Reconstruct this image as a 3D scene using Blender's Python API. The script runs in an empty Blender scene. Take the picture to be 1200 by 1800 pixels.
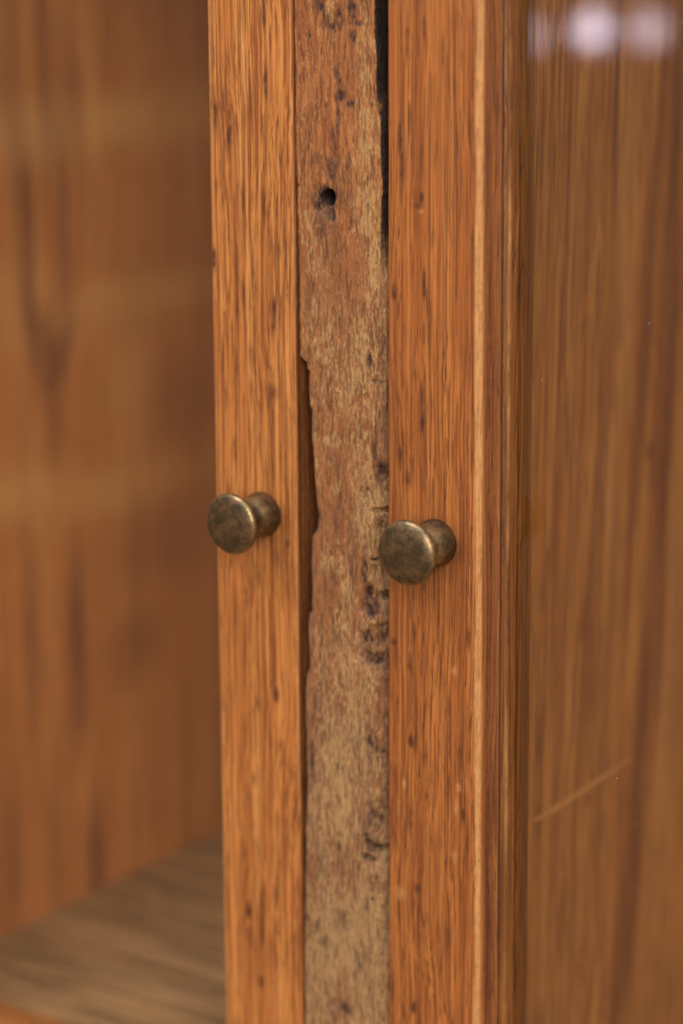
import bpy, math, random
import numpy as np
from mathutils import Vector, Matrix

# ------------------------------------------------------------------ camera, world, lamps, exposure
SC = bpy.context.scene
MM = 0.001
TH, PH, ROLL, DIST, FPX = math.radians(34), math.radians(12), math.radians(-0.35), 450.0, 3735.0
cd = np.array([-math.sin(TH)*math.cos(PH), math.cos(TH)*math.cos(PH), -math.sin(PH)])
cr = np.cross(cd, [0, 0, 1]); cr /= np.linalg.norm(cr)
cu = np.cross(cr, cd)
cr, cu = cr*math.cos(ROLL)+cu*math.sin(ROLL), cu*math.cos(ROLL)-cr*math.sin(ROLL)
CAM = -DIST*cd

cam = bpy.data.cameras.new('camera'); camo = bpy.data.objects.new('camera', cam)
SC.collection.objects.link(camo); SC.camera = camo
camo.matrix_world = Matrix(((cr[0], cu[0], -cd[0], CAM[0]*MM), (cr[1], cu[1], -cd[1], CAM[1]*MM),
                            (cr[2], cu[2], -cd[2], CAM[2]*MM), (0, 0, 0, 1)))
cam.sensor_fit = 'VERTICAL'; cam.sensor_height = 36; cam.lens = FPX/1800*36
cam.clip_start = 0.01; cam.clip_end = 50
cam.dof.use_dof = True; cam.dof.focus_distance = 0.435; cam.dof.aperture_fstop = 7.2
cam.dof.aperture_blades = 0

W = bpy.data.worlds.new('World'); SC.world = W; W.use_nodes = True
WN = W.node_tree.nodes; WL = W.node_tree.links
bgn = WN['Background']
tc = WN.new('ShaderNodeTexCoord'); sx = WN.new('ShaderNodeSeparateXYZ'); mr = WN.new('ShaderNodeMapRange')
rmp = WN.new('ShaderNodeValToRGB')
WL.new(tc.outputs['Generated'], sx.inputs[0]); WL.new(sx.outputs['Z'], mr.inputs[0])
mr.inputs[1].default_value = -1; mr.inputs[2].default_value = 1
WL.new(mr.outputs[0], rmp.inputs[0]); WL.new(rmp.outputs[0], bgn.inputs[0])
rmp.color_ramp.elements[0].color = (0.40, 0.23, 0.11, 1)
rmp.color_ramp.elements[1].color = (1.35, 1.22, 1.12, 1)
e = rmp.color_ramp.elements.new(0.55); e.color = (0.46, 0.33, 0.22, 1)
bgn.inputs[1].default_value = 0.9

def area(name, loc, target, size, radiance, col, shape='SQUARE'):
    """soft lamp or window of the room, or an added fill; power from the wanted radiance"""
    l = bpy.data.lights.new(name, 'AREA'); l.shape = shape; l.size = size; l.color = col
    A = size*size*(math.pi/4 if shape == 'DISK' else 1)
    l.energy = radiance*math.pi*A
    o = bpy.data.objects.new(name, l); SC.collection.objects.link(o)
    o.location = loc
    o.rotation_euler = (Vector(target)-Vector(loc)).to_track_quat('-Z', 'Y').to_euler()
    return o
area('window_light', (-0.6, -1.4, 2.2), (0, 0, 0), 1.2, 7.5, (0.97, 0.94, 1.0))
area('interior_fill_light', (1.22, -1.88, 0.8), (0, 0, 0), 1.3, 8.6, (1.0, 0.93, 0.84))  # added fill that brightens the interior boards; stands for no known source

SC.render.engine = 'CYCLES'
SC.cycles.use_denoising = True; SC.cycles.denoising_input_passes = 'RGB_ALBEDO_NORMAL'; SC.cycles.denoising_prefilter = 'ACCURATE'
SC.cycles.use_adaptive_sampling = False; SC.cycles.filter_width = 1.15
SC.cycles.max_bounces = 10; SC.cycles.transparent_max_bounces = 16
SC.view_settings.view_transform = 'Standard'; SC.view_settings.look = 'None'
SC.view_settings.exposure = 0.0; SC.view_settings.gamma = 1

# ------------------------------------------------------------------ measuring and noise helpers (millimetres)
def ray(px, py):
    return cd + cr*((px-600)/FPX) - cu*((py-900)/FPX)
def at_y(px, py, y=0.0):
    v = ray(px, py); return CAM + v*((y-CAM[1])/v[1])
def at_x(px, py, x):
    v = ray(px, py); return CAM + v*((x-CAM[0])/v[0])

def vnoise(x, z, seed):
    rs = np.random.RandomState(seed); T = rs.rand(256, 256)
    xi = np.floor(x).astype(int); zi = np.floor(z).astype(int)
    fx = x-xi; fz = z-zi; fx = fx*fx*(3-2*fx); fz = fz*fz*(3-2*fz)
    a = T[xi % 256, zi % 256]; b = T[(xi+1) % 256, zi % 256]
    c = T[xi % 256, (zi+1) % 256]; d = T[(xi+1) % 256, (zi+1) % 256]
    return (a*(1-fx)+b*fx)*(1-fz)+(c*(1-fx)+d*fx)*fz
def fbm(x, z, lx, lz, seed, n=3):
    s = 0; w = 0
    for k in range(n):
        s = s+vnoise(x/lx*2**k+k*17.3, z/lz*2**k+k*5.1, seed+k)*0.5**k; w += 0.5**k
    return s/w-0.5
def smooth(a, b, t):
    t = np.clip((t-a)/(b-a), 0, 1); return t*t*(3-2*t)
def blob(X, Z, cx, cz, rx, rz, tilt=0.0, p=1.0):
    """soft oval spot, 1 at its centre"""
    u = (X-cx-tilt*(Z-cz))/rx; v = (Z-cz)/rz
    return np.clip(1.35*np.exp(-(u*u+v*v)**p)-0.12, 0, 1)

# ------------------------------------------------------------------ object helpers
def link(name, me, mat, parent, mats=None):
    o = bpy.data.objects.new(name, me); SC.collection.objects.link(o)
    if mat: me.materials.append(mat)
    if parent:
        o.parent = parent
        o.matrix_parent_inverse = Matrix.Translation(-ORG[parent.name]) if parent.name in ORG else Matrix()
    return o
ORG = {}

def mesh(name, verts, faces, smooth_=False, attrs=None):
    me = bpy.data.meshes.new(name)
    v = np.asarray(verts, dtype=np.float64)*MM
    if isinstance(faces, np.ndarray):
        f = faces
        me.vertices.add(len(v)); me.vertices.foreach_set('co', v.astype(np.float32).ravel())
        n, k = f.shape
        me.loops.add(n*k); me.loops.foreach_set('vertex_index', f.astype(np.int32).ravel())
        me.polygons.add(n); me.polygons.foreach_set('loop_start', np.arange(0, n*k, k, dtype=np.int32))
        me.polygons.foreach_set('loop_total', np.full(n, k, dtype=np.int32))
        me.update(calc_edges=True); me.validate()
    else:
        me.from_pydata([tuple(p) for p in v], [], [list(q) for q in faces]); me.update()
    if smooth_: me.polygons.foreach_set('use_smooth', np.ones(len(me.polygons), dtype=bool))
    for k, a in (attrs or {}).items():
        at = me.attributes.new(k, 'FLOAT', 'POINT'); at.data.foreach_set('value', np.asarray(a, dtype=np.float32).ravel())
    return me

def sheet_faces(nr, nc, flip=False):
    i = np.arange(nr-1)[:, None]*nc+np.arange(nc-1)[None, :]
    f = np.stack([i, i+1, i+nc+1, i+nc], -1).reshape(-1, 4)
    return f[:, ::-1] if flip else f

def zrows(lo, hi, step, inner=132.0):
    a = np.arange(-inner, inner+1e-6, step)
    lo_part = np.linspace(lo, -inner, 6)[:-1]; hi_part = np.linspace(inner, hi, 6)[1:]
    return np.concatenate([lo_part, a, hi_part])

def swept(name, ring, zs, mat, parent, jitter=0.03, seed=1, attr=None, smooth_=False, warp=False):
    """closed outline ring [(x,y)...] swept up the rows zs, uneven by hundredths of a millimetre, capped at both ends"""
    ring = np.array(ring, float); n = len(ring); m = len(zs)
    Z = np.repeat(zs[:, None], n, 1)
    X = np.repeat(ring[None, :, 0], m, 0).copy(); Yv = np.repeat(ring[None, :, 1], m, 0).copy()
    K = np.repeat(np.arange(n)[None, :], m, 0)
    X += fbm(Z, K*3.1, 9.0, 1.0, seed, 4)*jitter*4; Yv += fbm(Z, K*3.1, 11.0, 1.0, seed+9, 4)*jitter*2
    XW = X
    if warp:      # the old right-hand stile has shrunk and narrows a little towards its top
        XW = X-smooth(24.0, 33.0, X)*(.95*np.clip((Z+112)/216, -.2, 1.4))
    V = np.stack([XW, Yv, Z], -1).reshape(-1, 3)
    faces = []
    idx = np.arange(n); nxt = (idx+1) % n
    r = np.arange(m-1)[:, None]*n
    q = np.stack([r+idx, r+nxt, r+nxt+n, r+idx+n], -1).reshape(-1, 4).tolist()
    area2 = np.sum(ring[:, 0]*np.roll(ring[:, 1], -1)-np.roll(ring[:, 0], -1)*ring[:, 1])
    caps = [list(range(n))[::-1], [(m-1)*n+k for k in range(n)]]
    if area2 < 0:
        q = [f[::-1] for f in q]; caps = [c[::-1] for c in caps]
    me = mesh(name, V, q+caps)
    if attr is not None:
        for k, fn in attr.items():
            a = me.attributes.new(k, 'FLOAT', 'POINT'); a.data.foreach_set('value', fn(X, Yv, Z, K).astype(np.float32).ravel())
    return link(name, me, mat, parent)

def boxverts(x0, x1, y0, y1, z0, z1):
    v = [(x0, y0, z0), (x1, y0, z0), (x1, y1, z0), (x0, y1, z0), (x0, y0, z1), (x1, y0, z1), (x1, y1, z1), (x0, y1, z1)]
    f = [(0, 3, 2, 1), (4, 5, 6, 7), (0, 1, 5, 4), (1, 2, 6, 5), (2, 3, 7, 6), (3, 0, 4, 7)]
    return v, f
def box(name, x0, x1, y0, y1, z0, z1, mat, parent, bev=0.6):
    v, f = boxverts(x0, x1, y0, y1, z0, z1)
    o = link(name, mesh(name, v, f), mat, parent)
    if bev:
        b = o.modifiers.new('bevel', 'BEVEL'); b.width = bev*MM; b.segments = 2
    return o

# ------------------------------------------------------------------ node helpers
def lin(c):
    return tuple(((v/255)/12.92 if v/255 <= 0.04045 else ((v/255+0.055)/1.055)**2.4) for v in c)+(1.0,)

class NB:
    def __init__(s, name):
        s.m = bpy.data.materials.new(name); s.m.use_nodes = True
        s.N = s.m.node_tree.nodes; s.L = s.m.node_tree.links
        s.bsdf = s.N['Principled BSDF']; s.out = s.N['Material Output']
    def put(s, sock, val):
        if isinstance(val, bpy.types.NodeSocket): s.L.new(val, sock)
        else: sock.default_value = val
    def math(s, op, a, b=0.0, clamp=False):
        n = s.N.new('ShaderNodeMath'); n.operation = op; n.use_clamp = clamp
        s.put(n.inputs[0], a); s.put(n.inputs[1], b); return n.outputs[0]
    def mix(s, f, a, b, mode='MIX'):
        n = s.N.new('ShaderNodeMix'); n.data_type = 'RGBA'; n.blend_type = mode; n.clamp_factor = True
        s.put(n.inputs[0], f); s.put(n.inputs[6], a); s.put(n.inputs[7], b); return n.outputs[2]
    def coord(s):
        return s.N.new('ShaderNodeTexCoord').outputs['Object']
    def mapping(s, v, scale, loc=(0, 0, 0), rot=(0, 0, 0)):
        n = s.N.new('ShaderNodeMapping'); s.put(n.inputs[0], v)
        n.inputs['Scale'].default_value = scale; n.inputs['Location'].default_value = loc; n.inputs['Rotation'].default_value = rot
        return n.outputs[0]
    def noise(s, v, detail=2.0, rough=0.5, scale=1.0, dist=0.0):
        n = s.N.new('ShaderNodeTexNoise'); s.put(n.inputs['Vector'], v)
        n.inputs['Scale'].default_value = scale; n.inputs['Detail'].default_value = detail
        n.inputs['Roughness'].default_value = rough; n.inputs['Distortion'].default_value = dist
        return n.outputs['Fac']
    def step(s, v, a, b, lo=0.0, hi=1.0):
        n = s.N.new('ShaderNodeMapRange'); n.interpolation_type = 'SMOOTHSTEP'
        s.put(n.inputs[0], v); n.inputs[1].default_value = a; n.inputs[2].default_value = b
        n.inputs[3].default_value = lo; n.inputs[4].default_value = hi; return n.outputs[0]
    def attr(s, name):
        n = s.N.new('ShaderNodeAttribute'); n.attribute_name = name; return n.outputs['Fac']
    def bump(s, h, dist, strength=1.0, normal=None):
        n = s.N.new('ShaderNodeBump'); s.put(n.inputs['Height'], h)
        n.inputs['Distance'].default_value = dist; n.inputs['Strength'].default_value = strength
        if normal is not None: s.put(n.inputs['Normal'], normal)
        return n.outputs[0]
    def addv(s, a, b):
        n = s.N.new('ShaderNodeVectorMath'); n.operation = 'ADD'; s.put(n.inputs[0], a); s.put(n.inputs[1], b); return n.outputs[0]
    def comb(s, x=0.0, y=0.0, z=0.0):
        n = s.N.new('ShaderNodeCombineXYZ'); s.put(n.inputs[0], x); s.put(n.inputs[1], y); s.put(n.inputs[2], z); return n.outputs[0]

def oak(name, mid, light, deep, pore=(84, 38, 16), seed=0.0, grain=1.0, pores=1.0, rough=0.42, axis='z',
        stain_shade=(62, 34, 26), bare_sheen=(208, 152, 92), lean=0.0, spec=0.4, bumpd=0.00014, band=0.75, line_k=.9):
    """open-grained varnished timber: broad growth bands, fibres, short dark pores; all run along one axis"""
    b = NB(name)
    P = b.mapping(b.coord(), (1000, 1000, 1000))
    if axis == 'x': P = b.mapping(P, (1, 1, 1), rot=(0, math.radians(90), 0))
    P = b.mapping(P, (1, 1, 1), loc=(seed*13.7, seed*7.1, seed*31.3), rot=(0, math.radians(lean), 0) if not lean else (math.radians(lean), 0, 0))
    w1 = b.math('MULTIPLY', b.math('SUBTRACT', b.noise(b.mapping(P, (.05, .05, .012)), 2), .5), 5.5)
    w2 = b.math('MULTIPLY', b.math('SUBTRACT', b.noise(b.mapping(P, (.3, .3, .03)), 2), .5), 0.5)
    w = b.math('ADD', w1, w2)
    Q = b.addv(P, b.comb(w, w, 0.0))
    bands = b.noise(b.mapping(Q, (.42*grain, .42*grain, .0035)), 3, .6)
    fib = b.noise(b.mapping(Q, (1.5*grain, 1.5*grain, .022)), 4, .65)
    fine = b.noise(b.mapping(Q, (4.5, 4.5, .16)), 3, .6)
    blot = b.noise(b.mapping(P, (.07, .07, .03)), 3, .55)
    c = b.mix(b.step(bands, .42, .58), lin(mid), lin(light))
    c = b.mix(b.math('MULTIPLY', b.step(fib, .46, .60), band), c, lin(deep))
    c = b.mix(b.math('MULTIPLY', b.step(blot, .45, .70), .3), c, lin(deep))
    line = b.noise(b.mapping(Q, (2.2*grain, 2.2*grain, .012), loc=(8, 3, 5)), 3, .6)
    c = b.mix(b.math('MULTIPLY', b.step(line, .52, .62), .5), c, lin(light))
    c = b.mix(b.math('MULTIPLY', b.step(line, .36, .46, 1, 0), .45), c, lin(tuple(v*.82 for v in deep)))
    ln = b.noise(b.mapping(Q, (.95*grain, .95*grain, .007), loc=(2, 7, 4)), 3, .55)
    ln = b.step(b.math('ABSOLUTE', b.math('SUBTRACT', ln, .5)), .006, .032, 1, 0)
    c = b.mix(b.math('MULTIPLY', ln, b.math('MULTIPLY', b.step(fine, .3, .6, .35, .85), line_k)), c, lin(tuple(v*.62 for v in deep)))
    c = b.mix(b.math('MULTIPLY', b.step(fine, .38, .62), .18), c, lin(light))
    # pores gather in the early-wood bands
    pn = b.noise(b.mapping(Q, (3.1, 3.1, .15)), 2, .55)
    gate = b.step(b.noise(b.mapping(Q, (.8*grain, .8*grain, .012), loc=(5, 9, 2)), 2), .42, .60)
    pm = b.math('MULTIPLY', b.step(pn, .575, .66), b.math('ADD', b.math('MULTIPLY', gate, .75), .25))
    zone = b.step(b.noise(b.mapping(P, (.10, .10, .018), loc=(6, 6, 6)), 2, .5), .38, .62, .45, 1.25)
    pm = b.math('MULTIPLY', b.math('MULTIPLY', pm, zone), pores, True)
    big = b.step(b.noise(b.mapping(Q, (1.25, 1.25, .055), loc=(3, 1, 8)), 2, .5), .665, .74)
    big = b.math('MULTIPLY', big, pores*.8)
    c = b.mix(b.math('MULTIPLY', pm, .72), c, lin(pore))
    c = b.mix(b.math('MULTIPLY', big, .75), c, lin(tuple(v*.75 for v in pore)))
    st = b.attr('stain_shade'); ba = b.attr('bare_sheen')
    brk = b.step(b.noise(b.mapping(P, (1.3, 1.3, .5)), 3, .6), .30, .62)
    bam = b.math('MULTIPLY', ba, b.math('ADD', b.math('MULTIPLY', brk, .5), .62), True)
    barec = b.mix(b.step(fine, .4, .65), lin(bare_sheen), lin(tuple(v*.86 for v in bare_sheen)))
    c = b.mix(bam, c, barec)
    c = b.mix(b.math('MULTIPLY', st, b.math('ADD', b.math('MULTIPLY', brk, .35), .65), True), c, lin(stain_shade))
    b.put(b.bsdf.inputs['Base Color'], c)
    r = b.math('ADD', b.math('MULTIPLY', fib, .22), rough-.11)
    r = b.math('ADD', r, b.math('MULTIPLY', b.math('MAXIMUM', ba, pm), .25))
    b.put(b.bsdf.inputs['Roughness'], r)
    b.bsdf.inputs['Specular IOR Level'].default_value = spec
    h = b.math('SUBTRACT', b.math('ADD', b.math('MULTIPLY', fib, .5), b.math('MULTIPLY', fine, .35)), b.math('ADD', pm, big))
    b.put(b.bsdf.inputs['Normal'], b.bump(h, bumpd, .8))
    return b.m

def weathered(name):
    """worn, mostly stripped hardwood post: short pale flecks over red brown, grey grime, purple-black bruises"""
    b = NB(name)
    P = b.mapping(b.coord(), (1000, 1000, 1000))
    w = b.math('MULTIPLY', b.math('SUBTRACT', b.noise(b.mapping(P, (.2, .2, .06)), 2), .5), 2.2)
    Q = b.addv(P, b.comb(w, w, 0.0))
    A_pale, A_st, A_gray, A_deep = b.attr('bare_sheen'), b.attr('stain_shade'), b.attr('grime'), b.attr('orange')
    blot = b.noise(b.mapping(Q, (.16, .16, .07)), 3, .6)
    fib = b.noise(b.mapping(Q, (1.3, 1.3, .06)), 4, .65)
    fl = b.noise(b.mapping(Q, (2.1, 2.1, .45), loc=(4, 2, 7)), 4, .68)
    fl2 = b.noise(b.mapping(Q, (3.4, 3.4, 1.0), loc=(1, 6, 3)), 2, .6)
    c = b.mix(b.step(blot, .35, .65), lin((146, 94, 56)), lin((126, 78, 45)))
    c = b.mix(b.math('MULTIPLY', b.step(fib, .44, .58), .65), c, lin((154, 104, 62)))
    c = b.mix(A_deep, c, b.mix(b.step(fib, .38, .64), lin((164, 106, 58)), lin((138, 80, 42))))
    thr = b.math('SUBTRACT', fl, b.math('MULTIPLY', b.math('SUBTRACT', .5, A_pale), .26))
    c = b.mix(b.math('MULTIPLY', b.step(thr, .48, .60), .75), c, lin((176, 142, 94)))
    c = b.mix(b.math('MULTIPLY', b.step(fl2, .58, .70), b.math('ADD', b.math('MULTIPLY', A_pale, .5), .15)), c, lin((182, 154, 114)))
    c = b.mix(b.math('MULTIPLY', b.step(b.noise(b.mapping(Q, (1.7, 1.7, .24), loc=(9, 9, 1)), 3, .6), .52, .62), .6), c, lin((84, 48, 32)))
    g = b.math('MULTIPLY', A_gray, b.math('ADD', b.math('MULTIPLY', b.step(fl, .35, .6, 1, 0), .5), .5))
    c = b.mix(b.math('MULTIPLY', g, .85), c, lin((112, 92, 78)))
    brk = b.step(b.noise(b.mapping(P, (.9, .9, .45), loc=(2, 2, 2)), 4, .65), .34, .60)
    s = b.math('MULTIPLY', A_st, b.math('ADD', b.math('MULTIPLY', brk, .75), .35), True)
    c = b.mix(s, c, lin((58, 40, 36)))
    c = b.mix(b.math('SUBTRACT', A_st, 1.0, True), c, lin((32, 21, 13)))
    b.put(b.bsdf.inputs['Base Color'], c)
    b.put(b.bsdf.inputs['Roughness'], b.math('ADD', b.math('MULTIPLY', fl, .25), .50))
    b.bsdf.inputs['Specular IOR Level'].default_value = .32
    h = b.math('ADD', b.math('MULTIPLY', fl, .8), b.math('ADD', b.math('MULTIPLY', fib, .5), b.math('MULTIPLY', fl2, .5)))
    b.put(b.bsdf.inputs['Normal'], b.bump(h, .0006, .9))
    return b.m

def bronze(name):
    b = NB(name)
    P = b.mapping(b.coord(), (1000, 1000, 1000))
    oi = b.N.new('ShaderNodeObjectInfo')
    P = b.addv(P, b.comb(b.math('MULTIPLY', oi.outputs['Random'], 40.0), 3.0, 1.0))
    n1 = b.noise(b.mapping(P, (.30, .30, .30)), 4, .6)
    n2 = b.noise(b.mapping(P, (.45, .45, .45), loc=(7, 1, 4)), 4, .7)
    n3 = b.noise(b.mapping(P, (3.2, 3.2, 3.2)), 2, .6)
    c = b.mix(b.step(n1, .43, .57), lin((92, 82, 62)), lin((122, 98, 72)))
    c = b.mix(b.math('MULTIPLY', b.step(n2, .42, .68), .65), c, lin((66, 60, 50)))
    c = b.mix(b.math('MULTIPLY', b.step(n3, .55, .75), .35), c, lin((150, 124, 88)))
    wear_glint = b.attr('bare_sheen')
    c = b.mix(b.math('MULTIPLY', wear_glint, b.step(n2, .25, .6, 1, .3)), c, lin((206, 176, 120)))
    b.put(b.bsdf.inputs['Base Color'], c)
    b.bsdf.inputs['Metallic'].default_value = .82
    b.put(b.bsdf.inputs['Roughness'], b.math('ADD', b.math('MULTIPLY', n1, .30), .20))
    b.put(b.bsdf.inputs['Normal'], b.bump(b.math('ADD', n2, b.math('MULTIPLY', n3, .4)), .00012, .5))
    return b.m

def glass(name):
    """thin clear pane: see-through with a mirror share that grows at grazing angles (worked from the surface angle)"""
    b = NB(name)
    b.N.remove(b.bsdf)
    g = b.N.new('ShaderNodeNewGeometry')
    d = b.N.new('ShaderNodeVectorMath'); d.operation = 'DOT_PRODUCT'
    b.L.new(g.outputs['Incoming'], d.inputs[0]); b.L.new(g.outputs['Normal'], d.inputs[1])
    c = b.math('ABSOLUTE', d.outputs['Value'])
    f = b.math('ADD', b.math('MULTIPLY', b.math('POWER', b.math('SUBTRACT', 1.0, c), 5.0), .96), .04)
    t = b.N.new('ShaderNodeBsdfTransparent'); t.inputs[0].default_value = (.985, .99, .985, 1)
    gl = b.N.new('ShaderNodeBsdfGlossy'); gl.inputs['Roughness'].default_value = .035
    gl.inputs['Color'].default_value = (1, 1, 1, 1)
    mx = b.N.new('ShaderNodeMixShader'); b.put(mx.inputs[0], f)
    b.L.new(t.outputs[0], mx.inputs[1]); b.L.new(gl.outputs[0], mx.inputs[2])
    P = b.mapping(b.coord(), (1000, 1000, 1000))
    speck = b.step(b.noise(b.mapping(P, (1.1, 1.1, 1.1)), 1, .4), .82, .86, 0, .2)
    df = b.N.new('ShaderNodeBsdfDiffuse'); df.inputs[0].default_value = (.75, .7, .66, 1)
    m2 = b.N.new('ShaderNodeMixShader'); b.put(m2.inputs[0], speck)
    b.L.new(mx.outputs[0], m2.inputs[1]); b.L.new(df.outputs[0], m2.inputs[2]); b.L.new(m2.outputs[0], b.out.inputs[0])
    return b.m

M_left = oak('honey_oak', (170, 104, 50), (194, 130, 68), (126, 66, 30), seed=1, pore=(88, 38, 18), pores=1.0, grain=1.05, band=.9, line_k=1.1)
M_right = oak('orange_oak', (151, 88, 41), (174, 109, 54), (108, 55, 25), seed=5, pore=(70, 30, 14), pores=1.0, bare_sheen=(200, 146, 90))
M_bead = oak('bead_oak', (128, 80, 38), (146, 94, 46), (96, 52, 22), seed=8, pores=.8, rough=.38, bare_sheen=(196, 144, 86), grain=1.4, band=.8)
M_post = weathered('worn_post_wood')
M_part = oak('interior_pine', (192, 124, 60), (210, 146, 76), (138, 70, 30), seed=11, line_k=1.2, pores=.25, grain=.6, lean=2.2, rough=.5, stain_shade=(92, 38, 18), band=.9)
M_side = oak('interior_side_pine', (200, 122, 58), (212, 138, 72), (178, 102, 46), seed=15, pores=.1, grain=.22, rough=.5, stain_shade=(112, 56, 28), bare_sheen=(236, 172, 98), band=.55, line_k=.4)
M_floor = oak('dusty_base_wood', (174, 134, 88), (194, 154, 106), (108, 76, 48), seed=21, pores=.1, grain=.22, rough=.55, axis='x', stain_shade=(70, 52, 40), bare_sheen=(196, 170, 140), band=.9)
M_carc = oak('carcass_wood', (150, 92, 46), (166, 108, 56), (118, 64, 30), seed=25, pores=.5)
M_br = bronze('aged_bronze')
M_gl = glass('clear_glass')

# ------------------------------------------------------------------ the cabinet
ZB, ZT = -175.0, 215.0          # lower and upper end of the doors
ROOT = Vector((30*MM, 110*MM, -0.185))
cab = bpy.data.objects.new('display_cabinet', None); SC.collection.objects.link(cab)
cab.location = ROOT; ORG['display_cabinet'] = ROOT
cab['label'] = 'old honey-brown wooden cabinet with two glazed doors, bronze knobs and a weathered centre post'
cab['category'] = 'cabinet'
cab.empty_display_size = .05

# ---- the two front stiles: outline of the cross-section with a dense front
def stile_ring(x0, x1, left_mould, right_mould, yb=18.0):
    """counter-clockwise from the front left; a mould side has a chamfer and a stepped inner face"""
    front = list(np.linspace(x0+.7, x1-(1.25 if right_mould else .7), 70))
    r = [(x0, .75), (x0+.22, .25)] if not left_mould else [(x0+.1, 1.5), (x0+.5, .5)]
    r += [(x, 0.0) for x in front]
    if right_mould:
        r += [(x1-.75, .35), (x1-.3, .85), (x1, 1.3), (x1+.5, 2.3), (x1+1.0, 3.4), (x1+1.45, 4.3), (x1+1.75, 4.9), (x1+1.65, 5.35), (x1-.5, 5.6), (x1-.5, yb), (x0, yb)]
    else:
        r += [(x1-.22, .25), (x1, .75), (x1, yb), (x0, yb)]
    return r

zs = zrows(ZB, ZT, .45)
def marks_from(table):
    """table of (px, py, half width px, half height px, strength) read on the front plane"""
    out = []
    for (px, py, rx, rz, s) in table:
        p = at_y(px, py); out.append((p[0], p[2], (rx*1.15+.4)/7.1, rz/8.15, min(1.0, s*1.35)))
    return out
def apply_marks(X, Z, tab):
    a = np.zeros_like(X)
    for (cx, cz, rx, rz, s) in tab:
        sel = (np.abs(Z-cz) < rz*2.5) & (np.abs(X-cx) < rx*3+rz*.3)
        if sel.any():
            wob = (fbm(X[sel], Z[sel], rx*1.2+.2, rz*.35+.3, int(abs(cx*100+cz)) % 999, 2))
            a[sel] = np.maximum(a[sel], s*np.clip(blob(X[sel], Z[sel], cx, cz, rx, rz)*(1+1.2*wob), 0, 1))
    return a

R_dark = marks_from([(740, 348, 3, 12, .7), (733, 362, 6, 4, .5), (722, 1302, 4, 12, .95), (693, 512, 4, 14, .8), (700, 545, 2, 26, .5), (745, 500, 2.2, 34, .8),
    (742, 742, 3, 20, .85), (741, 700, 2, 26, .6), (744, 590, 2, 20, .5), (692, 1128, 4, 6, .8), (720, 1165, 3, 16, .8), (728, 1112, 2.5, 20, .6), (704, 800, 6, 14, .4),
    (716, 845, 3, 18, .6), (702, 240, 3, 30, .75), (706, 290, 2.5, 22, .6), (778, 90, 2, 30, .55), (716, 60, 2, 40, .6), (745, 45, 2, 20, .5), (760, 420, 2, 18, .4),
    (812, 1320, 2, 30, .4), (815, 1435, 3, 14, .6), (755, 960, 4, 20, .4), (722, 1440, 3, 30, .5), (733, 1560, 5, 10, .6), (712, 1480, 2, 40, .5), (735, 1640, 2, 40, .55),
    (727, 1770, 4, 14, .7), (714, 1380, 2, 40, .45), (688, 1740, 2, 26, .5), (745, 1330, 4, 18, .4), (770, 1105, 2, 30, .4), (825, 1120, 3, 20, .5), (830, 230, 2, 26, .55), (829, 640, 2, 40, .4),
    (762, 1040, 2, 18, .4), (788, 1240, 2, 18, .4), (700, 1010, 10, 16, .25), (780, 1650, 14, 30, .22), (748, 1040, 26, 34, .22), (790, 1000, 14, 26, .25), (760, 1500, 20, 60, .14), (740, 260, 24, 60, .10), (766, 962, 38, 42, .62)])  # last entry paints the contact shadow round the knob foot
R_pale = marks_from([(711, 1378, 3, 10, .6), (806, 1385, 4, 7, .4), (802, 1418, 3, 16, .42), (799, 1506, 4, 10, .34), (740, 372, 3, 3, .4), (704, 1570, 8, 12, .35), (800, 1180, 4, 8, .4),
    (700, 1420, 2, 20, .25)])
XR0, XR1 = 11.55, 34.35
def r_bare(X, Y, Z, K):
    a = apply_marks(X, Z, R_pale)*(Y < .3)
    wob = fbm(Z, Z*0, 14, 1, 77, 4)*.6
    ch = smooth(XR1-1.4+wob, XR1-1.1+wob, X)*(1-smooth(1.0, 1.35, Y))*(X < XR1+.3)
    ch *= 0.72+.5*np.clip(fbm(X, Z, .7, 6, 5, 3)+.35, 0, 1)
    ar = smooth(4.1, 4.7, Y)*(1-smooth(5.0, 5.3, Y))*(X > XR1)*.30
    le = (1-smooth(XR0, XR0+.35, X))*(Y < .5)*.25
    return np.maximum.reduce([a, ch, ar, le])
def r_stain_shade(X, Y, Z, K):
    a = apply_marks(X, Z, R_dark)*(Y < .3)
    # dark seam beside the worn arris; inner face darker by varnish and painted-in shade
    inner = (X > XR1-.1)*smooth(1.4, 1.9, Y)*(1-smooth(2.8, 3.6, Y))*.38
    inner += (X > XR1-.6)*(Y > 1.5)*(.18+np.clip(fbm(Y, Z, 1.0, 40, 31, 3)*1.2, 0, .4))
    return np.clip(np.maximum(a, inner), 0, 1)

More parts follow.
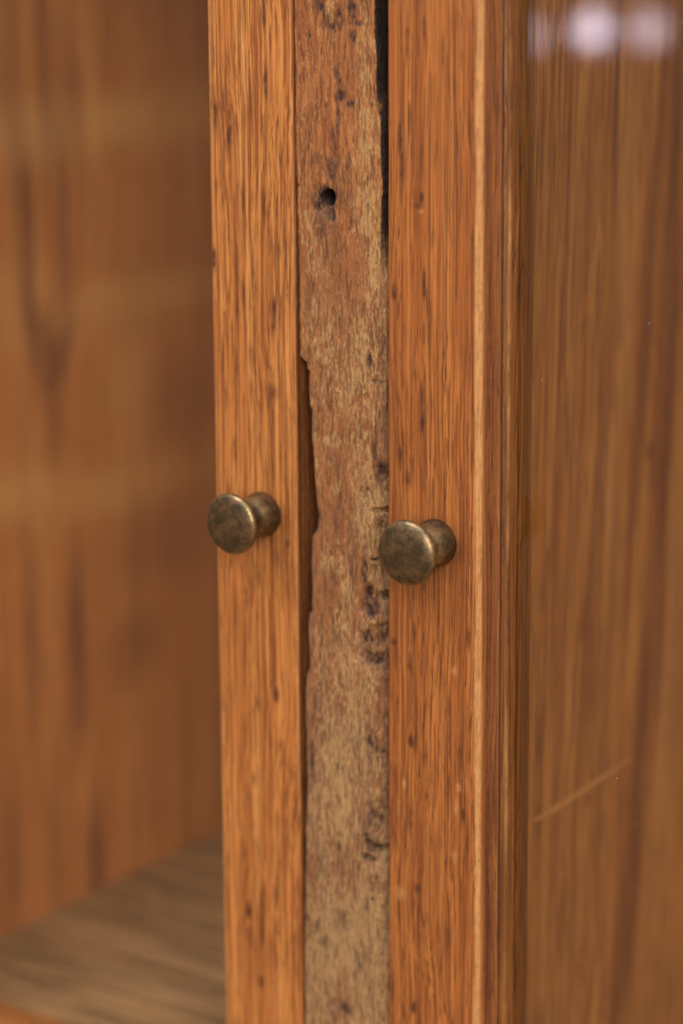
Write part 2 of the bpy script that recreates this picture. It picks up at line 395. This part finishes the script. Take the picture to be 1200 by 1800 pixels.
L_dark = marks_from([(405, 225, 2.5, 40, .6), (378, 205, 2.5, 45, .7), (380, 330, 2.5, 20, .5), (376, 455, 3.5, 22, .8), (402, 240, 2.5, 22, .8), (440, 170, 2, 40, .45), (464, 20, 3.5, 30, .6), (467, 150, 3.5, 34, .7),
    (427, 350, 2.5, 30, .6), (463, 360, 2.5, 30, .7), (428, 515, 2.5, 30, .6), (482, 550, 3.5, 26, .9), (480, 575, 2.5, 20, .6), (445, 480, 2.5, 30, .4), (440, 620, 2, 26, .5), (478, 690, 10, 16, .45), (457, 760, 2.5, 50, .4), (413, 790, 3, 24, .5),
    (485, 1222, 5, 13, .8), (452, 1235, 3, 14, .5), (437, 1600, 4, 17, .85), (459, 1725, 4.5, 11, .9), (447, 1370, 3, 14, .5), (462, 1628, 2, 36, .45), (440, 1110, 2, 30, .35), (430, 1050, 8, 20, .25), (400, 1420, 2, 40, .35),
    (505, 955, 5, 6, .55), (416, 640, 2, 24, .4), (398, 700, 2, 24, .4), (500, 420, 2, 30, .4), (493, 270, 2, 40, .5), (420, 60, 2, 50, .4), (488, 960, 14, 50, .3), (450, 1010, 20, 24, .2), (461, 911, 34, 38, .6)])  # final spot is a painted shadow where the knob meets the wood
L_pale = marks_from([(422, 260, 3, 60, .3), (427, 110, 3, 60, .35), (505, 650, 3, 90, .3), (452, 1440, 3, 200, .25), (415, 900, 3, 60, .3)])
XL0, XL1 = -33.4, -11.6
def l_pale_tone(X, Y, Z, K):
    a = apply_marks(X, Z, L_pale)*(Y < .3)
    wob = fbm(Z, Z*0, 20, 1, 57, 4)*.8
    e = (1-smooth(XL0+.35+wob, XL0+.8+wob, X))*(Y < 1.2)*.8  # paler along both edges of the left stile
    rr = smooth(XL1-.75, XL1-.4, X)*(Y < .5)*.45*np.clip(.5+fbm(Z, Z*0, 9, 1, 63, 3)*3, 0, 1)
    return np.maximum.reduce([a, e, rr])
def l_stain_shade(X, Y, Z, K):
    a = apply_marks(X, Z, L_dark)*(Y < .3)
    side = (X > XL1-.4)*smooth(.4, 1.0, Y)*1.0  # shade of the gap beside the post, painted on the door's edge
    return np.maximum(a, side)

def door(x_stile, sgn, mat, pale_fn, stain_shade_fn, label, seed, jitter):
    """frame (stile by the post, far stile, two rails) as the door mesh; bead, strip, pane and knob hang from it"""
    if sgn > 0: ring = stile_ring(XR0, XR1, False, True)
    else: ring = stile_ring(XL0, XL1, False, False)
    d = swept('door', ring, zs, mat, cab, jitter=jitter, seed=seed, attr={'bare_sheen': pale_fn, 'stain_shade': stain_shade_fn}, warp=sgn > 0)
    d['label'] = label
    return d

rdoor = door(None, 1, M_right, r_bare, r_stain_shade, 'right glazed door with reddish orange stile and pale worn arris', 41, .05)
ldoor = door(None, -1, M_left, l_pale_tone, l_stain_shade, 'left glazed door with lighter honey coloured stile', 71, .03)
ORG['door'] = Vector((0, 0, 0)); ORG['door.001'] = Vector((0, 0, 0))

# far stile and rails of both doors (mostly outside the picture, the lower left rail shows in its corner)
RAILT = -149.5
for d, a, b_ in ((rdoor, XR1-.5, 262.0), (ldoor, -150.0, XL0)):
    mt = M_right if d is rdoor else M_left
    far = (262.0, 290.0) if d is rdoor else (-178.0, -150.0)
    x0, x1 = min(a, far[0]) if d is ldoor else a, b_
    box('stile', far[0], far[1], 0, 18.0, ZB, ZT, mt, d)
    xa, xb = (XR1-.5, 262.0) if d is rdoor else (-150.0, XL0)
    box('rail', xa+.02, xb-.02, .4, 17.8, ZB, RAILT, mt, d)
    box('rail', xa+.02, xb-.02, .4, 17.8, ZT-30, ZT, mt, d)

# stepped bead in front of the right-hand pane and the strip behind it
x1 = XR1
bead = swept('glazing_bead', [(x1-.5, 5.9), (x1+1.7, 5.95), (x1+2.0, 6.15), (x1+2.2, 6.5), (x1+2.5, 6.85), (x1+2.62, 7.05), (x1+2.6, 7.3), (x1+2.7, 7.7), (x1+2.8, 8.4), (x1+2.9, 9.1), (x1+3.05, 9.65), (x1-.5, 9.65)],
             zs, M_bead, rdoor, jitter=.035, seed=91, warp=True,
             attr={'bare_sheen': lambda X, Y, Z, K: (K >= 4)*(K <= 6)*np.clip(.25+fbm(Z, Z*0, 16, 1, 15, 4)*2.2, 0, .8),
                   'stain_shade': lambda X, Y, Z, K: np.clip((K <= 2)*.3+np.clip(fbm(Y, Z, 3, 40, 19, 3)*1.5, 0, .4), 0, 1)})
strip = swept('backing_strip', [(x1-.45, 11.75), (x1+3.05, 11.75), (x1+3.2, 13.2), (x1+3.1, 14.5), (x1+3.2, 15.4), (x1+2.8, 15.9), (x1-.45, 15.9)], zs, M_bead, rdoor, jitter=.03, seed=95, warp=True)
box('glass_pane', XR1-.48, 263.0, 9.7, 11.7, RAILT-4, ZT-26, M_gl, rdoor, bev=0)
box('glass_pane', -151.0, XL0+.6, 9.7, 11.7, RAILT-4, ZT-26, M_gl, ldoor, bev=0)

# ---- weathered centre post: front is a fine height field with chipped edges, a bored hole and bruises
ledge = [(513, -60), (513, 0), (516, 200), (519, 300), (521, 335), (523, 450), (525.5, 600), (526, 627), (532, 633), (538, 637), (537, 648), (542, 654), (541, 668), (541.5, 690),
         (543, 712), (547, 722), (546.5, 760), (549, 800), (552, 850), (555.5, 893), (558.5, 905), (557, 926), (553, 935), (547.5, 944), (546, 965), (546, 1000), (546.5, 1030), (547, 1074), (541, 1080), (539.5, 1100), (541, 1130), (543, 1160), (542, 1176),
         (537.5, 1187), (536, 1220), (535, 1260), (537.5, 1300), (538, 1360), (538, 1400), (536, 1460), (536.5, 1520), (534.5, 1560), (535, 1620), (534, 1700), (535, 1760), (534, 1860)]
redge = [(655, -60), (657, 0), (660, 80), (662, 140), (664, 180), (667, 215), (669, 280), (671, 340), (669, 400), (667, 470), (665, 560), (662, 640), (662, 690), (659, 720), (658, 760), (661, 800), (657, 850), (655, 880), (654, 930), (656, 1000),
         (655, 1060), (652, 1130), (655, 1180), (660, 1250), (660, 1330), (657, 1400), (655, 1480), (662, 1530), (661, 1600), (663, 1700), (664, 1860)]
YP = 0.35
zl = np.array([at_y(px, py, YP)[2] for px, py in ledge])[::-1]; xl = np.array([at_y(px, py, YP)[0] for px, py in ledge])[::-1]
zr = np.array([at_y(px, py, YP)[2] for px, py in redge])[::-1]; xr = np.array([at_y(px, py, YP)[0] for px, py in redge])[::-1]
zrow = zrows(-205, 235, .24)
xL = np.maximum(np.interp(zrow, zl, xl), -11.35)+fbm(zrow, zrow*0, 2.4, 1, 3, 3)*.25
xR = np.interp(zrow, zr, xr)+fbm(zrow, zrow*0, 3.0, 1, 6, 4)*.7
XEND = 11.25
NC = 170
u = np.linspace(0, 1, NC)[None, :]
X = xL[:, None]*(1-u)+XEND*u; Z = np.repeat(zrow[:, None], NC, 1)
def pz(px, py): p = at_y(px, py, YP); return p[0], p[2]
D = 0.22*fbm(X, Z, .9, 3.2, 11, 4)*2+.12*fbm(X, Z, 6, 25, 14, 3)*2
D -= .05
# rounding at the left arris
dl = X-xL[:, None]; D += .45*np.exp(-(dl/.35)**2)
# right side: steep drop at the top, worn slope further down
ztop = at_y(670, 350, YP)[2]; zt2 = at_y(670, 500, YP)[2]
steep = smooth(zt2, ztop, Z)
dr = X-xR[:, None]
slope = 1.0*(1-steep)+16.0*steep
rough = .5*fbm(X, Z, 1.2, 7.0, 44, 4)*2
D += np.where(dr > 0, dr*slope+np.minimum(dr, 1.5)*rough*.55, 0)
D += .25*np.exp(-(dr/.3)**2)*(dr < 0)
stain_shade = np.zeros_like(X); pale = np.clip(.42+fbm(X, Z, 5, 16, 21, 3)*1.5, 0, 1); grime = np.zeros_like(X); orange = np.zeros_like(X)
pyz = np.interp(Z, [at_y(600, p, YP)[2] for p in range(1850, -60, -50)], [float(p) for p in range(1850, -60, -50)])
orange = 1-smooth(330, 520, pyz+60*fbm(X, Z, 4, 14, 8, 3)*2)
pale *= .35+.65*smooth(60, 480, pyz)
pale = np.clip(pale+.45*smooth(1250, 1550, pyz)+.35*np.exp(-((X-6.5)/2.4)**2)*(pyz < 620), 0, 1)
grime += .28*smooth(900, 1450, pyz)
# slope surface: tan upper part, darker towards the door; top gap carries grime and painted shade
grime = np.maximum(grime, (dr > .3)*.25)
stain_shade = np.maximum(stain_shade, smooth(.8, 2.0, dr)*.5*(1-steep)+steep*smooth(-.16, .02, dr)*2.0)
# grey-violet patina hugging the left arris low down
grime = np.maximum(grime, np.exp(-(dl/.9)**2)*smooth(620, 1000, pyz)*.95)
stain_shade = np.maximum(stain_shade, np.exp(-((dl-1.5)/.6)**2)*blob(X, Z, 0, pz(0+548, 1340)[1], 99, 6)*.6)
_dmg = [
        # bruises, damage; kind s = dark stain, g = grey grime, p = pale
        (597, 165, 9, 16, .75, .05, 's'), (590, 120, 4, 8, .5, 0, 's'), (594, 215, 4, 26, .75, .08, 's'), (584, 235, 4, 14, .7, .05, 's'), (612, 183, 4, 6, .6, 0, 's'), (557, 188, 3, 8, .6, 0, 's'), (574, 184, 3, 5, .5, 0, 's'), (619, 182, 3, 5, .7, 0, 's'),
        (592, 130, 4, 8, .8, 0, 's'), (598, 140, 3, 10, .6, 0, 's'), (583, 295, 12, 22, .62, .05, 's'), (560, 290, 14, 24, .35, 0, 's'), (598, 330, 10, 40, .4, 0, 's'), (572, 395, 22, 30, .38, 0, 's'), (590, 420, 8, 34, .4, 0, 's'), (545, 60, 2.5, 9, .5, 0, 's'), (526, 64, 3, 6, .4, 0, 's'),
        (583, 40, 16, 14, .7, .12, 's'), (618, 18, 9, 18, .8, .05, 's'), (628, 40, 14, 4, .6, 0, 's'), (560, 6, 9, 14, .8, .05, 's'), (620, 66, 5, 14, .6, 0, 's'), (588, 78, 4, 6, .5, 0, 's'), (590, 260, 6, 34, .4, 0, 's'), (632, 78, 3, 8, .4, 0, 's'), (633, 105, 3, 8, .4, 0, 's'),
        (661, 620, 2.5, 60, .8, -.1, 'p'), (657, 725, 2.5, 46, .8, -.1, 'p'), (665, 300, 3, 120, .6, 0, 'p'), (664, 1650, 3, 100, .7, 0, 'p'),
        (581, 14, 10, 20, .9, -.25, 'p'), (568, 20, 3, 20, .8, .3, 's'), (596, 15, 3, 18, .8, .3, 's'),
        (566, 352, 18, 24, .6, 0, 's'), (562, 350, 12, 18, .8, .8, 'g'), (575, 372, 20, 14, .9, .5, 'g'), (556, 362, 7, 12, .75, .5, 's'), (583, 380, 5, 10, .7, .3, 's'), (574, 365, 9, 4, .9, 0, 'p'), (524, 325, 3, 4, .8, .2, 's'), (530, 345, 9, 14, .4, 0, 'g'), (540, 385, 12, 30, .5, 0, 'p'),
        (648, 636, 4, 16, .85, .35, 's'), (655, 655, 8, 7, .8, -.25, 'p'), (660, 672, 9, 4, .6, .2, 's'), (672, 900, 14, 4, 1, 2.6, 's'), (656, 893, 8, 12, .8, -.2, 'p'), (652, 915, 8, 10, .9, -.35, 'p'), (664, 830, 6, 20, .75, .5, 's'), (657, 800, 4, 26, .6, .3, 's'),
        (645, 875, 8, 16, .5, .4, 'g'), (634, 900, 4, 30, .55, .25, 'g'), (668, 930, 8, 14, .7, .6, 's'), (640, 960, 5, 40, .5, .2, 'g'), (640, 1005, 5, 22, .75, .35, 's'), (646, 1040, 8, 14, .9, .7, 's'), (650, 1065, 12, 24, .85, .55, 's'), (640, 1075, 9, 20, .6, .3, 'g'),
        (668, 1050, 9, 7, 1, 1.6, 's'), (660, 985, 8, 3, .9, .6, 's'), (652, 1020, 8, 10, .6, -.3, 'p'), (656, 1095, 8, 5, .9, -.35, 'p'), (644, 1125, 9, 22, .8, .5, 's'), (657, 1160, 16, 12, .95, .75, 's'), (634, 1140, 8, 26, .6, .3, 'g'), (665, 1120, 6, 22, .5, .6, 's'), (630, 1165, 9, 6, .7, -.1, 'p'),
        (645, 1185, 9, 8, .8, -.2, 'p'), (652, 1205, 7, 14, .8, -.2, 'p'), (651, 1300, 9, 16, .7, .25, 's'), (648, 1325, 8, 34, .5, .1, 'g'), (664, 1320, 5, 14, .8, .4, 's'), (645, 1400, 7, 40, .5, .15, 'g'), (655, 1440, 12, 26, .6, .35, 's'), (641, 1475, 6, 14, .7, .3, 's'),
        (652, 1490, 14, 10, .95, .9, 's'), (670, 1496, 10, 5, 1, 1.5, 's'), (648, 1510, 12, 8, .8, .7, 's'), (640, 1522, 7, 5, .9, -.2, 'p'), (656, 1532, 9, 10, .9, -.1, 'p'), (655, 1565, 4, 18, .8, -.1, 'p'), (654, 1580, 3, 5, .7, .1, 's'),
        (549, 1330, 4, 36, .6, .15, 's'), (593, 1375, 6, 12, .9, -.1, 'p'), (615, 1388, 5, 6, .9, -.1, 'p'), (631, 1365, 4, 16, .9, -.1, 'p'), (590, 860, 9, 10, .7, -.05, 'p'), (575, 985, 16, 26, .45, -.05, 'p'), (590, 775, 30, 16, .4, 0, 'p'), (560, 1170, 6, 10, .6, 0, 'p'),
        (612, 1040, 20, 22, .5, 0, 'p'), (628, 1345, 30, 8, .3, 0, 'p'), (605, 1420, 26, 70, .2, 0, 'p'), (600, 700, 26, 30, .3, 0, 'p'), (557, 1630, 8, 14, .5, .1, 's'), (570, 1660, 10, 16, .4, .1, 's'), (640, 1590, 6, 12, .5, .1, 's'), (600, 1620, 12, 20, .35, .05, 's'), (630, 1690, 9, 14, .45, .1, 's'), (610, 1775, 12, 12, .5, .1, 's')]
for (px, py, rx, ry, s, dep, kind) in _dmg:
    if kind == 's' and px > 625: s = min(1.0, s*1.3); rx *= 1.15
    if kind == 's' and px <= 625: s = min(1.0, s*1.45); rx *= 1.1
    if px > 625: dep *= 1.35
    cx, cz = pz(px, py)
    sel = (np.abs(Z-cz) < ry/8*3) & (np.abs(X-cx) < rx/7*3.2)
    if not sel.any(): continue
    k = int(px*7+py) % 900
    wob = fbm(X[sel], Z[sel], .9, 1.6, k, 3)
    m = np.clip(blob(X[sel], Z[sel], cx, cz, rx/7.1, ry/8.15)*(1+2.2*wob), 0, 1)
    if kind == 's': stain_shade[sel] = np.maximum(stain_shade[sel], s*m)
    elif kind == 'g': grime[sel] = np.maximum(grime[sel], s*m)
    else:
        pale[sel] = np.maximum(pale[sel], np.clip(s*m+.35*m, 0, 1)); stain_shade[sel] *= 1-.8*m; grime[sel] *= 1-.6*m
    D[sel] += dep*np.clip(m, 0, 1)*(1+wob)
# the bored screw hole, slightly oval and ragged, with its inner shade painted near-black
hx, hz = pz(576, 347)
ang = np.arctan2(Z-hz, X-hx); rr = np.hypot((X-hx)/1.16, (Z-hz)/.98)
hole = 1-smooth(1.5, 1.78, rr+.10*np.sin(3*ang+1)+.15*fbm(X, Z, .6, .6, 88, 2))
D += hole*9.0; stain_shade = np.maximum(stain_shade, 2*(1-smooth(1.68, 1.95, rr+.1*np.sin(3*ang+1)))); stain_shade = np.maximum(stain_shade, .85*np.exp(-((rr-1.95)/.8)**2)*(.6+1.2*np.clip(fbm(X, Z, .8, .8, 55, 3)+.3, 0, 1)))
# weathered darker patches between the fibres
pat = smooth(.10, .30, fbm(X, Z, .6, 3.6, 131, 3))*(.14+.34*smooth(300, 1300, pyz))
pat = np.maximum(pat, smooth(.12, .32, fbm(X, Z, 2.2, 9, 141, 3))*.42)
stain_shade = np.where(stain_shade < 1, np.maximum(stain_shade, pat), stain_shade)
D += .10*pat
# fine vertical checks
chk = smooth(.27, .36, fbm(X, Z, .9, 22, 61, 3))
D += chk*.18; stain_shade = np.maximum(stain_shade, chk*.25)
Yg = YP+D
nr, nc = X.shape
V = np.stack([X, Yg, Z], -1).reshape(-1, 3)
F = sheet_faces(nr, nc)
# side walls and back
YB = 30.0
lb = np.stack([xL, np.full(nr, YB), zrow], -1); rb = np.stack([np.full(nr, XEND), np.full(nr, YB), zrow], -1)
n0 = len(V); V = np.concatenate([V, lb, rb])
i = np.arange(nr-1)
Fl = np.stack([n0+i, i*nc, (i+1)*nc, n0+i+1], -1)
Fr = np.stack([i*nc+nc-1, n0+nr+i, n0+nr+i+1, (i+1)*nc+nc-1], -1)
Fb = np.stack([n0+nr+i, n0+i, n0+i+1, n0+nr+i+1], -1)
F = np.concatenate([F, Fl, Fr, Fb])
ex = lambda a, v: np.concatenate([a.ravel(), np.full(2*nr, v)])
pm = mesh('centre_post', V, F, attrs={'stain_shade': ex(stain_shade, .7), 'bare_sheen': ex(pale, .2), 'grime': ex(grime, .3), 'orange': ex(orange, 0)})
post = link('centre_post', pm, M_post, cab)
post['label'] = 'weathered brown centre post with chipped edges and an empty screw hole'

# ---- inside of the cabinet
def wall_x(name, x, thick, y0, y1, z0, z1, mat, dark, pale_, side=1, step=1.5):
    """upright board whose face at x carries marks read from the picture; closed box behind that face"""
    ys = np.arange(y0, y1+.01, step); zz = np.arange(z0, z1+.01, step*1.5)
    Yv, Zv = np.meshgrid(ys, zz)
    S = np.zeros_like(Yv); B = np.zeros_like(Yv)
    for tab, arr in ((dark, S), (pale_, B)):
        for (px, py, ry_, rz_, s, tilt) in tab:
            if tab is pale_: s = min(1, s*1.1); rz_ *= 1.35
            p = at_x(px, py, x)
            m = blob(Yv, Zv, p[1], p[2], ry_, rz_, tilt)
            arr[:] = np.maximum(arr, s*m)
    Xv = x+side*.25*fbm(Yv, Zv, 8, 80, 33, 3)
    nr, nc = Yv.shape
    V = np.stack([Xv, Yv, Zv], -1).reshape(-1, 3); F = sheet_faces(nr, nc, flip=side < 0)
    n0 = len(V); xb = x-side*thick
    V = np.concatenate([V, [(xb, y0, zz[0]), (xb, ys[-1], zz[0]), (xb, ys[-1], zz[-1]), (xb, y0, zz[-1])]])
    F = F.tolist()
    bot = list(range(nc)); top = [(nr-1)*nc+k for k in range(nc)]; fr = [k*nc for k in range(nr)]; bk = [k*nc+nc-1 for k in range(nr)]
    F += [[n0, n0+1, n0+2, n0+3], [n0, n0+1]+bot[::-1], [n0+3, n0+2]+top[::-1], [n0, n0+3]+fr[::-1], [n0+1, n0+2]+bk[::-1]]
    me = mesh(name, V, F)
    for nm, arr in (('stain_shade', S), ('bare_sheen', B)):
        a = me.attributes.new(nm, 'FLOAT', 'POINT'); a.data.foreach_set('value', np.concatenate([arr.ravel(), np.zeros(4)]).astype(np.float32))
    return link(name, me, mat, cab)

PX = 21.0
DEEP = 250.0
# partition behind the post; growth lines drawn as (picture x, y, half width and half height in mm on the board, strength, lean)
pd = [(1085, 120, 1.6, 60, .75, 0.0), (1150, 330, 3.2, 60, .7, .10), (1132, 620, 3.4, 60, .7, .12), (1180, 350, 4.0, 70, .8, .06), (1172, 720, 4.5, 60, .8, .08), (1150, 1050, 4.5, 50, .6, .12), (1125, 1300, 5, 50, .75, .12), (1110, 1560, 4.5, 40, .85, .10), (1092, 1650, 4.5, 40, .7, .1),
      (1060, 830, 1.4, 60, .5, .04), (1040, 1050, 1.5, 60, .6, .06), (1020, 1230, 1.2, 50, .6, .06), (1065, 1200, 2.2, 50, .5, .08), (1010, 700, .9, 70, .5, .03), (985, 500, .8, 90, .5, .02), (1030, 450, 1.0, 80, .45, .02), (1000, 230, .8, 60, .45, 0), (965, 300, .6, 90, .5, 0), (1142, 795, 1.6, 2.2, 1, 0), (1160, 1120, 3, 30, .6, .1), (990, 1150, .9, 60, .5, .04),
      (1196, 60, 4, 40, .6, 0)]
pp = [(1060, 815, 2.5, 4, .45, 0), (1075, 870, 2.5, 3, .35, 0), (1150, 440, 3, 5, .25, 0), (1105, 120, 4, 60, .25, .05), (1090, 700, 3, 90, .3, .06), (1180, 1130, 8, 70, .3, .1), (1000, 970, 1.5, 60, .35, .03)]
part = wall_x('partition', PX, 32.0, 30.2, DEEP, -197, 220, M_part, pd, pp, side=1, step=1.0)
part['label'] = 'reddish pine partition board seen through the right pane'
SX = -165.0
sd = [(48, 380, 3.5, 26, .85, 0), (55, 560, 3.5, 20, .85, -.15), (110, 360, 3.5, 40, .6, 0), (118, 470, 3, 20, .6, 0), (90, 640, 5, 16, .9, 0), (75, 600, 4, 12, .7, -.3), (115, 610, 4, 12, .7, .3), (95, 720, 3, 20, .6, 0), (75, 80, 4, 50, .55, 0), (20, 100, 5, 60, .5, 0), (130, 170, 4, 26, .5, -.1),
      (135, 1110, 4.5, 26, .9, 0), (140, 1230, 4.5, 20, .7, 0), (170, 1530, 5, 26, .9, 0), (55, 1150, 4, 30, .5, 0), (240, 1130, 16, 12, .45, 0), (330, 700, 18, 14, .4, 0), (300, 950, 25, 14, .4, 0), (100, 1500, 6, 30, .5, 0), (20, 1500, 8, 30, .5, 0)]
pane_sheen = [(120, 215, 70, 6, .6, 0), (330, 200, 30, 7, .45, 0), (60, 240, 26, 7, .7, 0), (240, 520, 50, 5, .5, 0), (80, 580, 26, 6, .4, 0), (40, 870, 26, 6, .55, 0), (200, 860, 45, 6, .45, 0), (230, 640, 14, 20, .3, 0), (20, 520, 20, 8, .4, 0)]  # soft reflections of the pane painted as pale bands on the board
wall_x('side_panel', SX, 16.0, 22.5, DEEP, -160, 220, M_side, sd, pane_sheen, side=1, step=3.0)['label'] = 'brown left side panel seen through the left pane'
wall_x('side_panel', 282.0, 16.0, 22.5, DEEP, -197, 220, M_side, [], [], side=-1, step=6.0)
FZ = -158.3
def plate(name, x0, x1, y0, y1, z0, z1, mat): return box(name, x0, x1, y0, y1, z0, z1, mat, cab, bev=.5)
plate('base_board', SX-15.5, PX-32.3, 22.6, DEEP-.2, FZ-18, FZ, M_floor)['label'] = 'dusty grey-brown base board of the left compartment'
plate('base_board', PX+.3, 297.0, 22.6, DEEP-.2, -212, -198, M_floor)
plate('top_board', SX-15.5, 297.0, 0.2, DEEP+12, 220.3, 238, M_carc)
plate('plinth', SX-15.5, 297.0, 4.0, 22.2, -212, ZB-.6, M_carc)
for k in range(5):
    w = (297.0-SX+15.5)/5
    plate('back_plank', SX-15.5+k*w+.3, SX-15.5+(k+1)*w-.3, DEEP+.2, DEEP+11.5, -197, 220, M_part)

ORG['partition'] = Vector((0, 0, 0))
# ---- pale scratch across the partition board
pts = [at_x(px, py, PX+.12) for px, py in ((938, 1442), (975, 1422), (1010, 1399), (1060, 1366), (1108, 1333))]
V = []; F = []
for j, p in enumerate(pts):
    hw = [.6, .9, .8, .65, .3][j]
    V += [(p[0], p[1], p[2]+hw), (p[0]+.15, p[1], p[2]), (p[0], p[1], p[2]-hw)]
    if j:
        a = (j-1)*3; F += [(a, a+3, a+4, a+1), (a+1, a+4, a+5, a+2), (a+2, a+5, a+3, a)]
F += [(0, 1, 2), (12, 14, 13)]
bs = NB('scratch_dust'); bs.bsdf.inputs['Base Color'].default_value = lin((226, 158, 92)); bs.bsdf.inputs['Roughness'].default_value = .7
nz = bs.noise(bs.mapping(bs.coord(), (900, 900, 900)), 3, .6)
tr = bs.N.new('ShaderNodeBsdfTransparent'); mxs = bs.N.new('ShaderNodeMixShader')
bs.put(mxs.inputs[0], bs.step(nz, .2, .7, .45, .85)); bs.L.new(tr.outputs[0], mxs.inputs[1]); bs.L.new(bs.bsdf.outputs[0], mxs.inputs[2]); bs.L.new(mxs.outputs[0], bs.out.inputs[0])
link('scratch', mesh('scratch', V, F), bs.m, part)

# ---- knobs: turned bronze, slightly domed face, thin rim, narrow neck, flared foot (axis along -y)
def knob_mesh():
    prof = [(0, -13.35), (1.2, -13.33), (2.6, -13.22), (4.0, -13.0), (5.2, -12.68), (6.1, -12.3), (6.55, -12.0), (6.8, -11.7), (6.9, -11.35), (6.85, -11.0), (6.6, -10.75),
            (5.8, -10.5), (4.6, -10.15), (3.6, -9.6), (3.05, -8.9), (2.85, -8.1), (2.85, -7.3), (3.0, -6.5), (3.35, -5.6), (3.8, -4.7), (4.25, -3.8), (4.6, -2.9), (4.88, -2.0), (5.05, -1.2), (5.12, -.6), (5.1, -.2), (4.9, .0), (3.0, .5), (0, .6)]
    n = 72; V = []; wear_glint = []
    for (r, y) in prof:
        for k in range(n):
            a = 2*math.pi*k/n
            V.append((r*math.cos(a), y, r*math.sin(a)))
            wear_glint.append(math.exp(-((r-6.75)/.28)**2)*(.6 if -12.1 < y < -10.8 else 0)+(.6*math.exp(-((y+4.6)/1.6)**2) if y > -5 and r > 3.5 else 0))  # worn rim, plus a highlight painted on the foot
    m = len(prof)
    i = np.arange(m-1)[:, None]*n; k = np.arange(n)[None, :]; kn = (k+1) % n
    F = np.stack([i+k, i+n+k, i+n+kn, i+kn], -1).reshape(-1, 4)
    me = mesh('knob', V, F, True, {'bare_sheen': wear_glint})
    import bmesh
    bm = bmesh.new(); bm.from_mesh(me); bmesh.ops.remove_doubles(bm, verts=bm.verts, dist=1e-7); bmesh.ops.recalc_face_normals(bm, faces=bm.faces); bm.to_mesh(me); bm.free()
    return me
kme = knob_mesh(); kme.materials.append(M_br)
for d, px, py, lab, sc, tilt in ((rdoor, 759, 956, 'right-hand knob, dark mottled bronze', .98, 0), (ldoor, 455, 905, 'left-hand knob with bright lilac glint on its face', .965, 2)):
    p = at_y(px, py, -1.5)
    o = bpy.data.objects.new('knob', kme); SC.collection.objects.link(o); o.parent = d
    o.location = (p[0]*MM, 0, p[2]*MM); o.scale = (sc,)*3
    o.rotation_euler = (math.radians(tilt), math.radians(40 if tilt else 170), 0)
    o['label'] = lab

# ------------------------------------------------------------------ small lamps of the room that the right-hand pane mirrors
for px, py, rad, size, c in ((1040, 52, 13, .046, (.86, .80, 1.0)), (1138, 52, 7, .046, (.92, .80, .98)), (928, 62, 5, .04, (.86, .8, 1.0))):
    h = at_y(px, py, 9.7)*MM; v = ray(px, py).copy(); v[1] = -v[1]; v /= np.linalg.norm(v)
    q = h+v*2.4
    area('room_lamp', tuple(q), tuple(h), size*.82, rad*1.25, c, 'DISK')
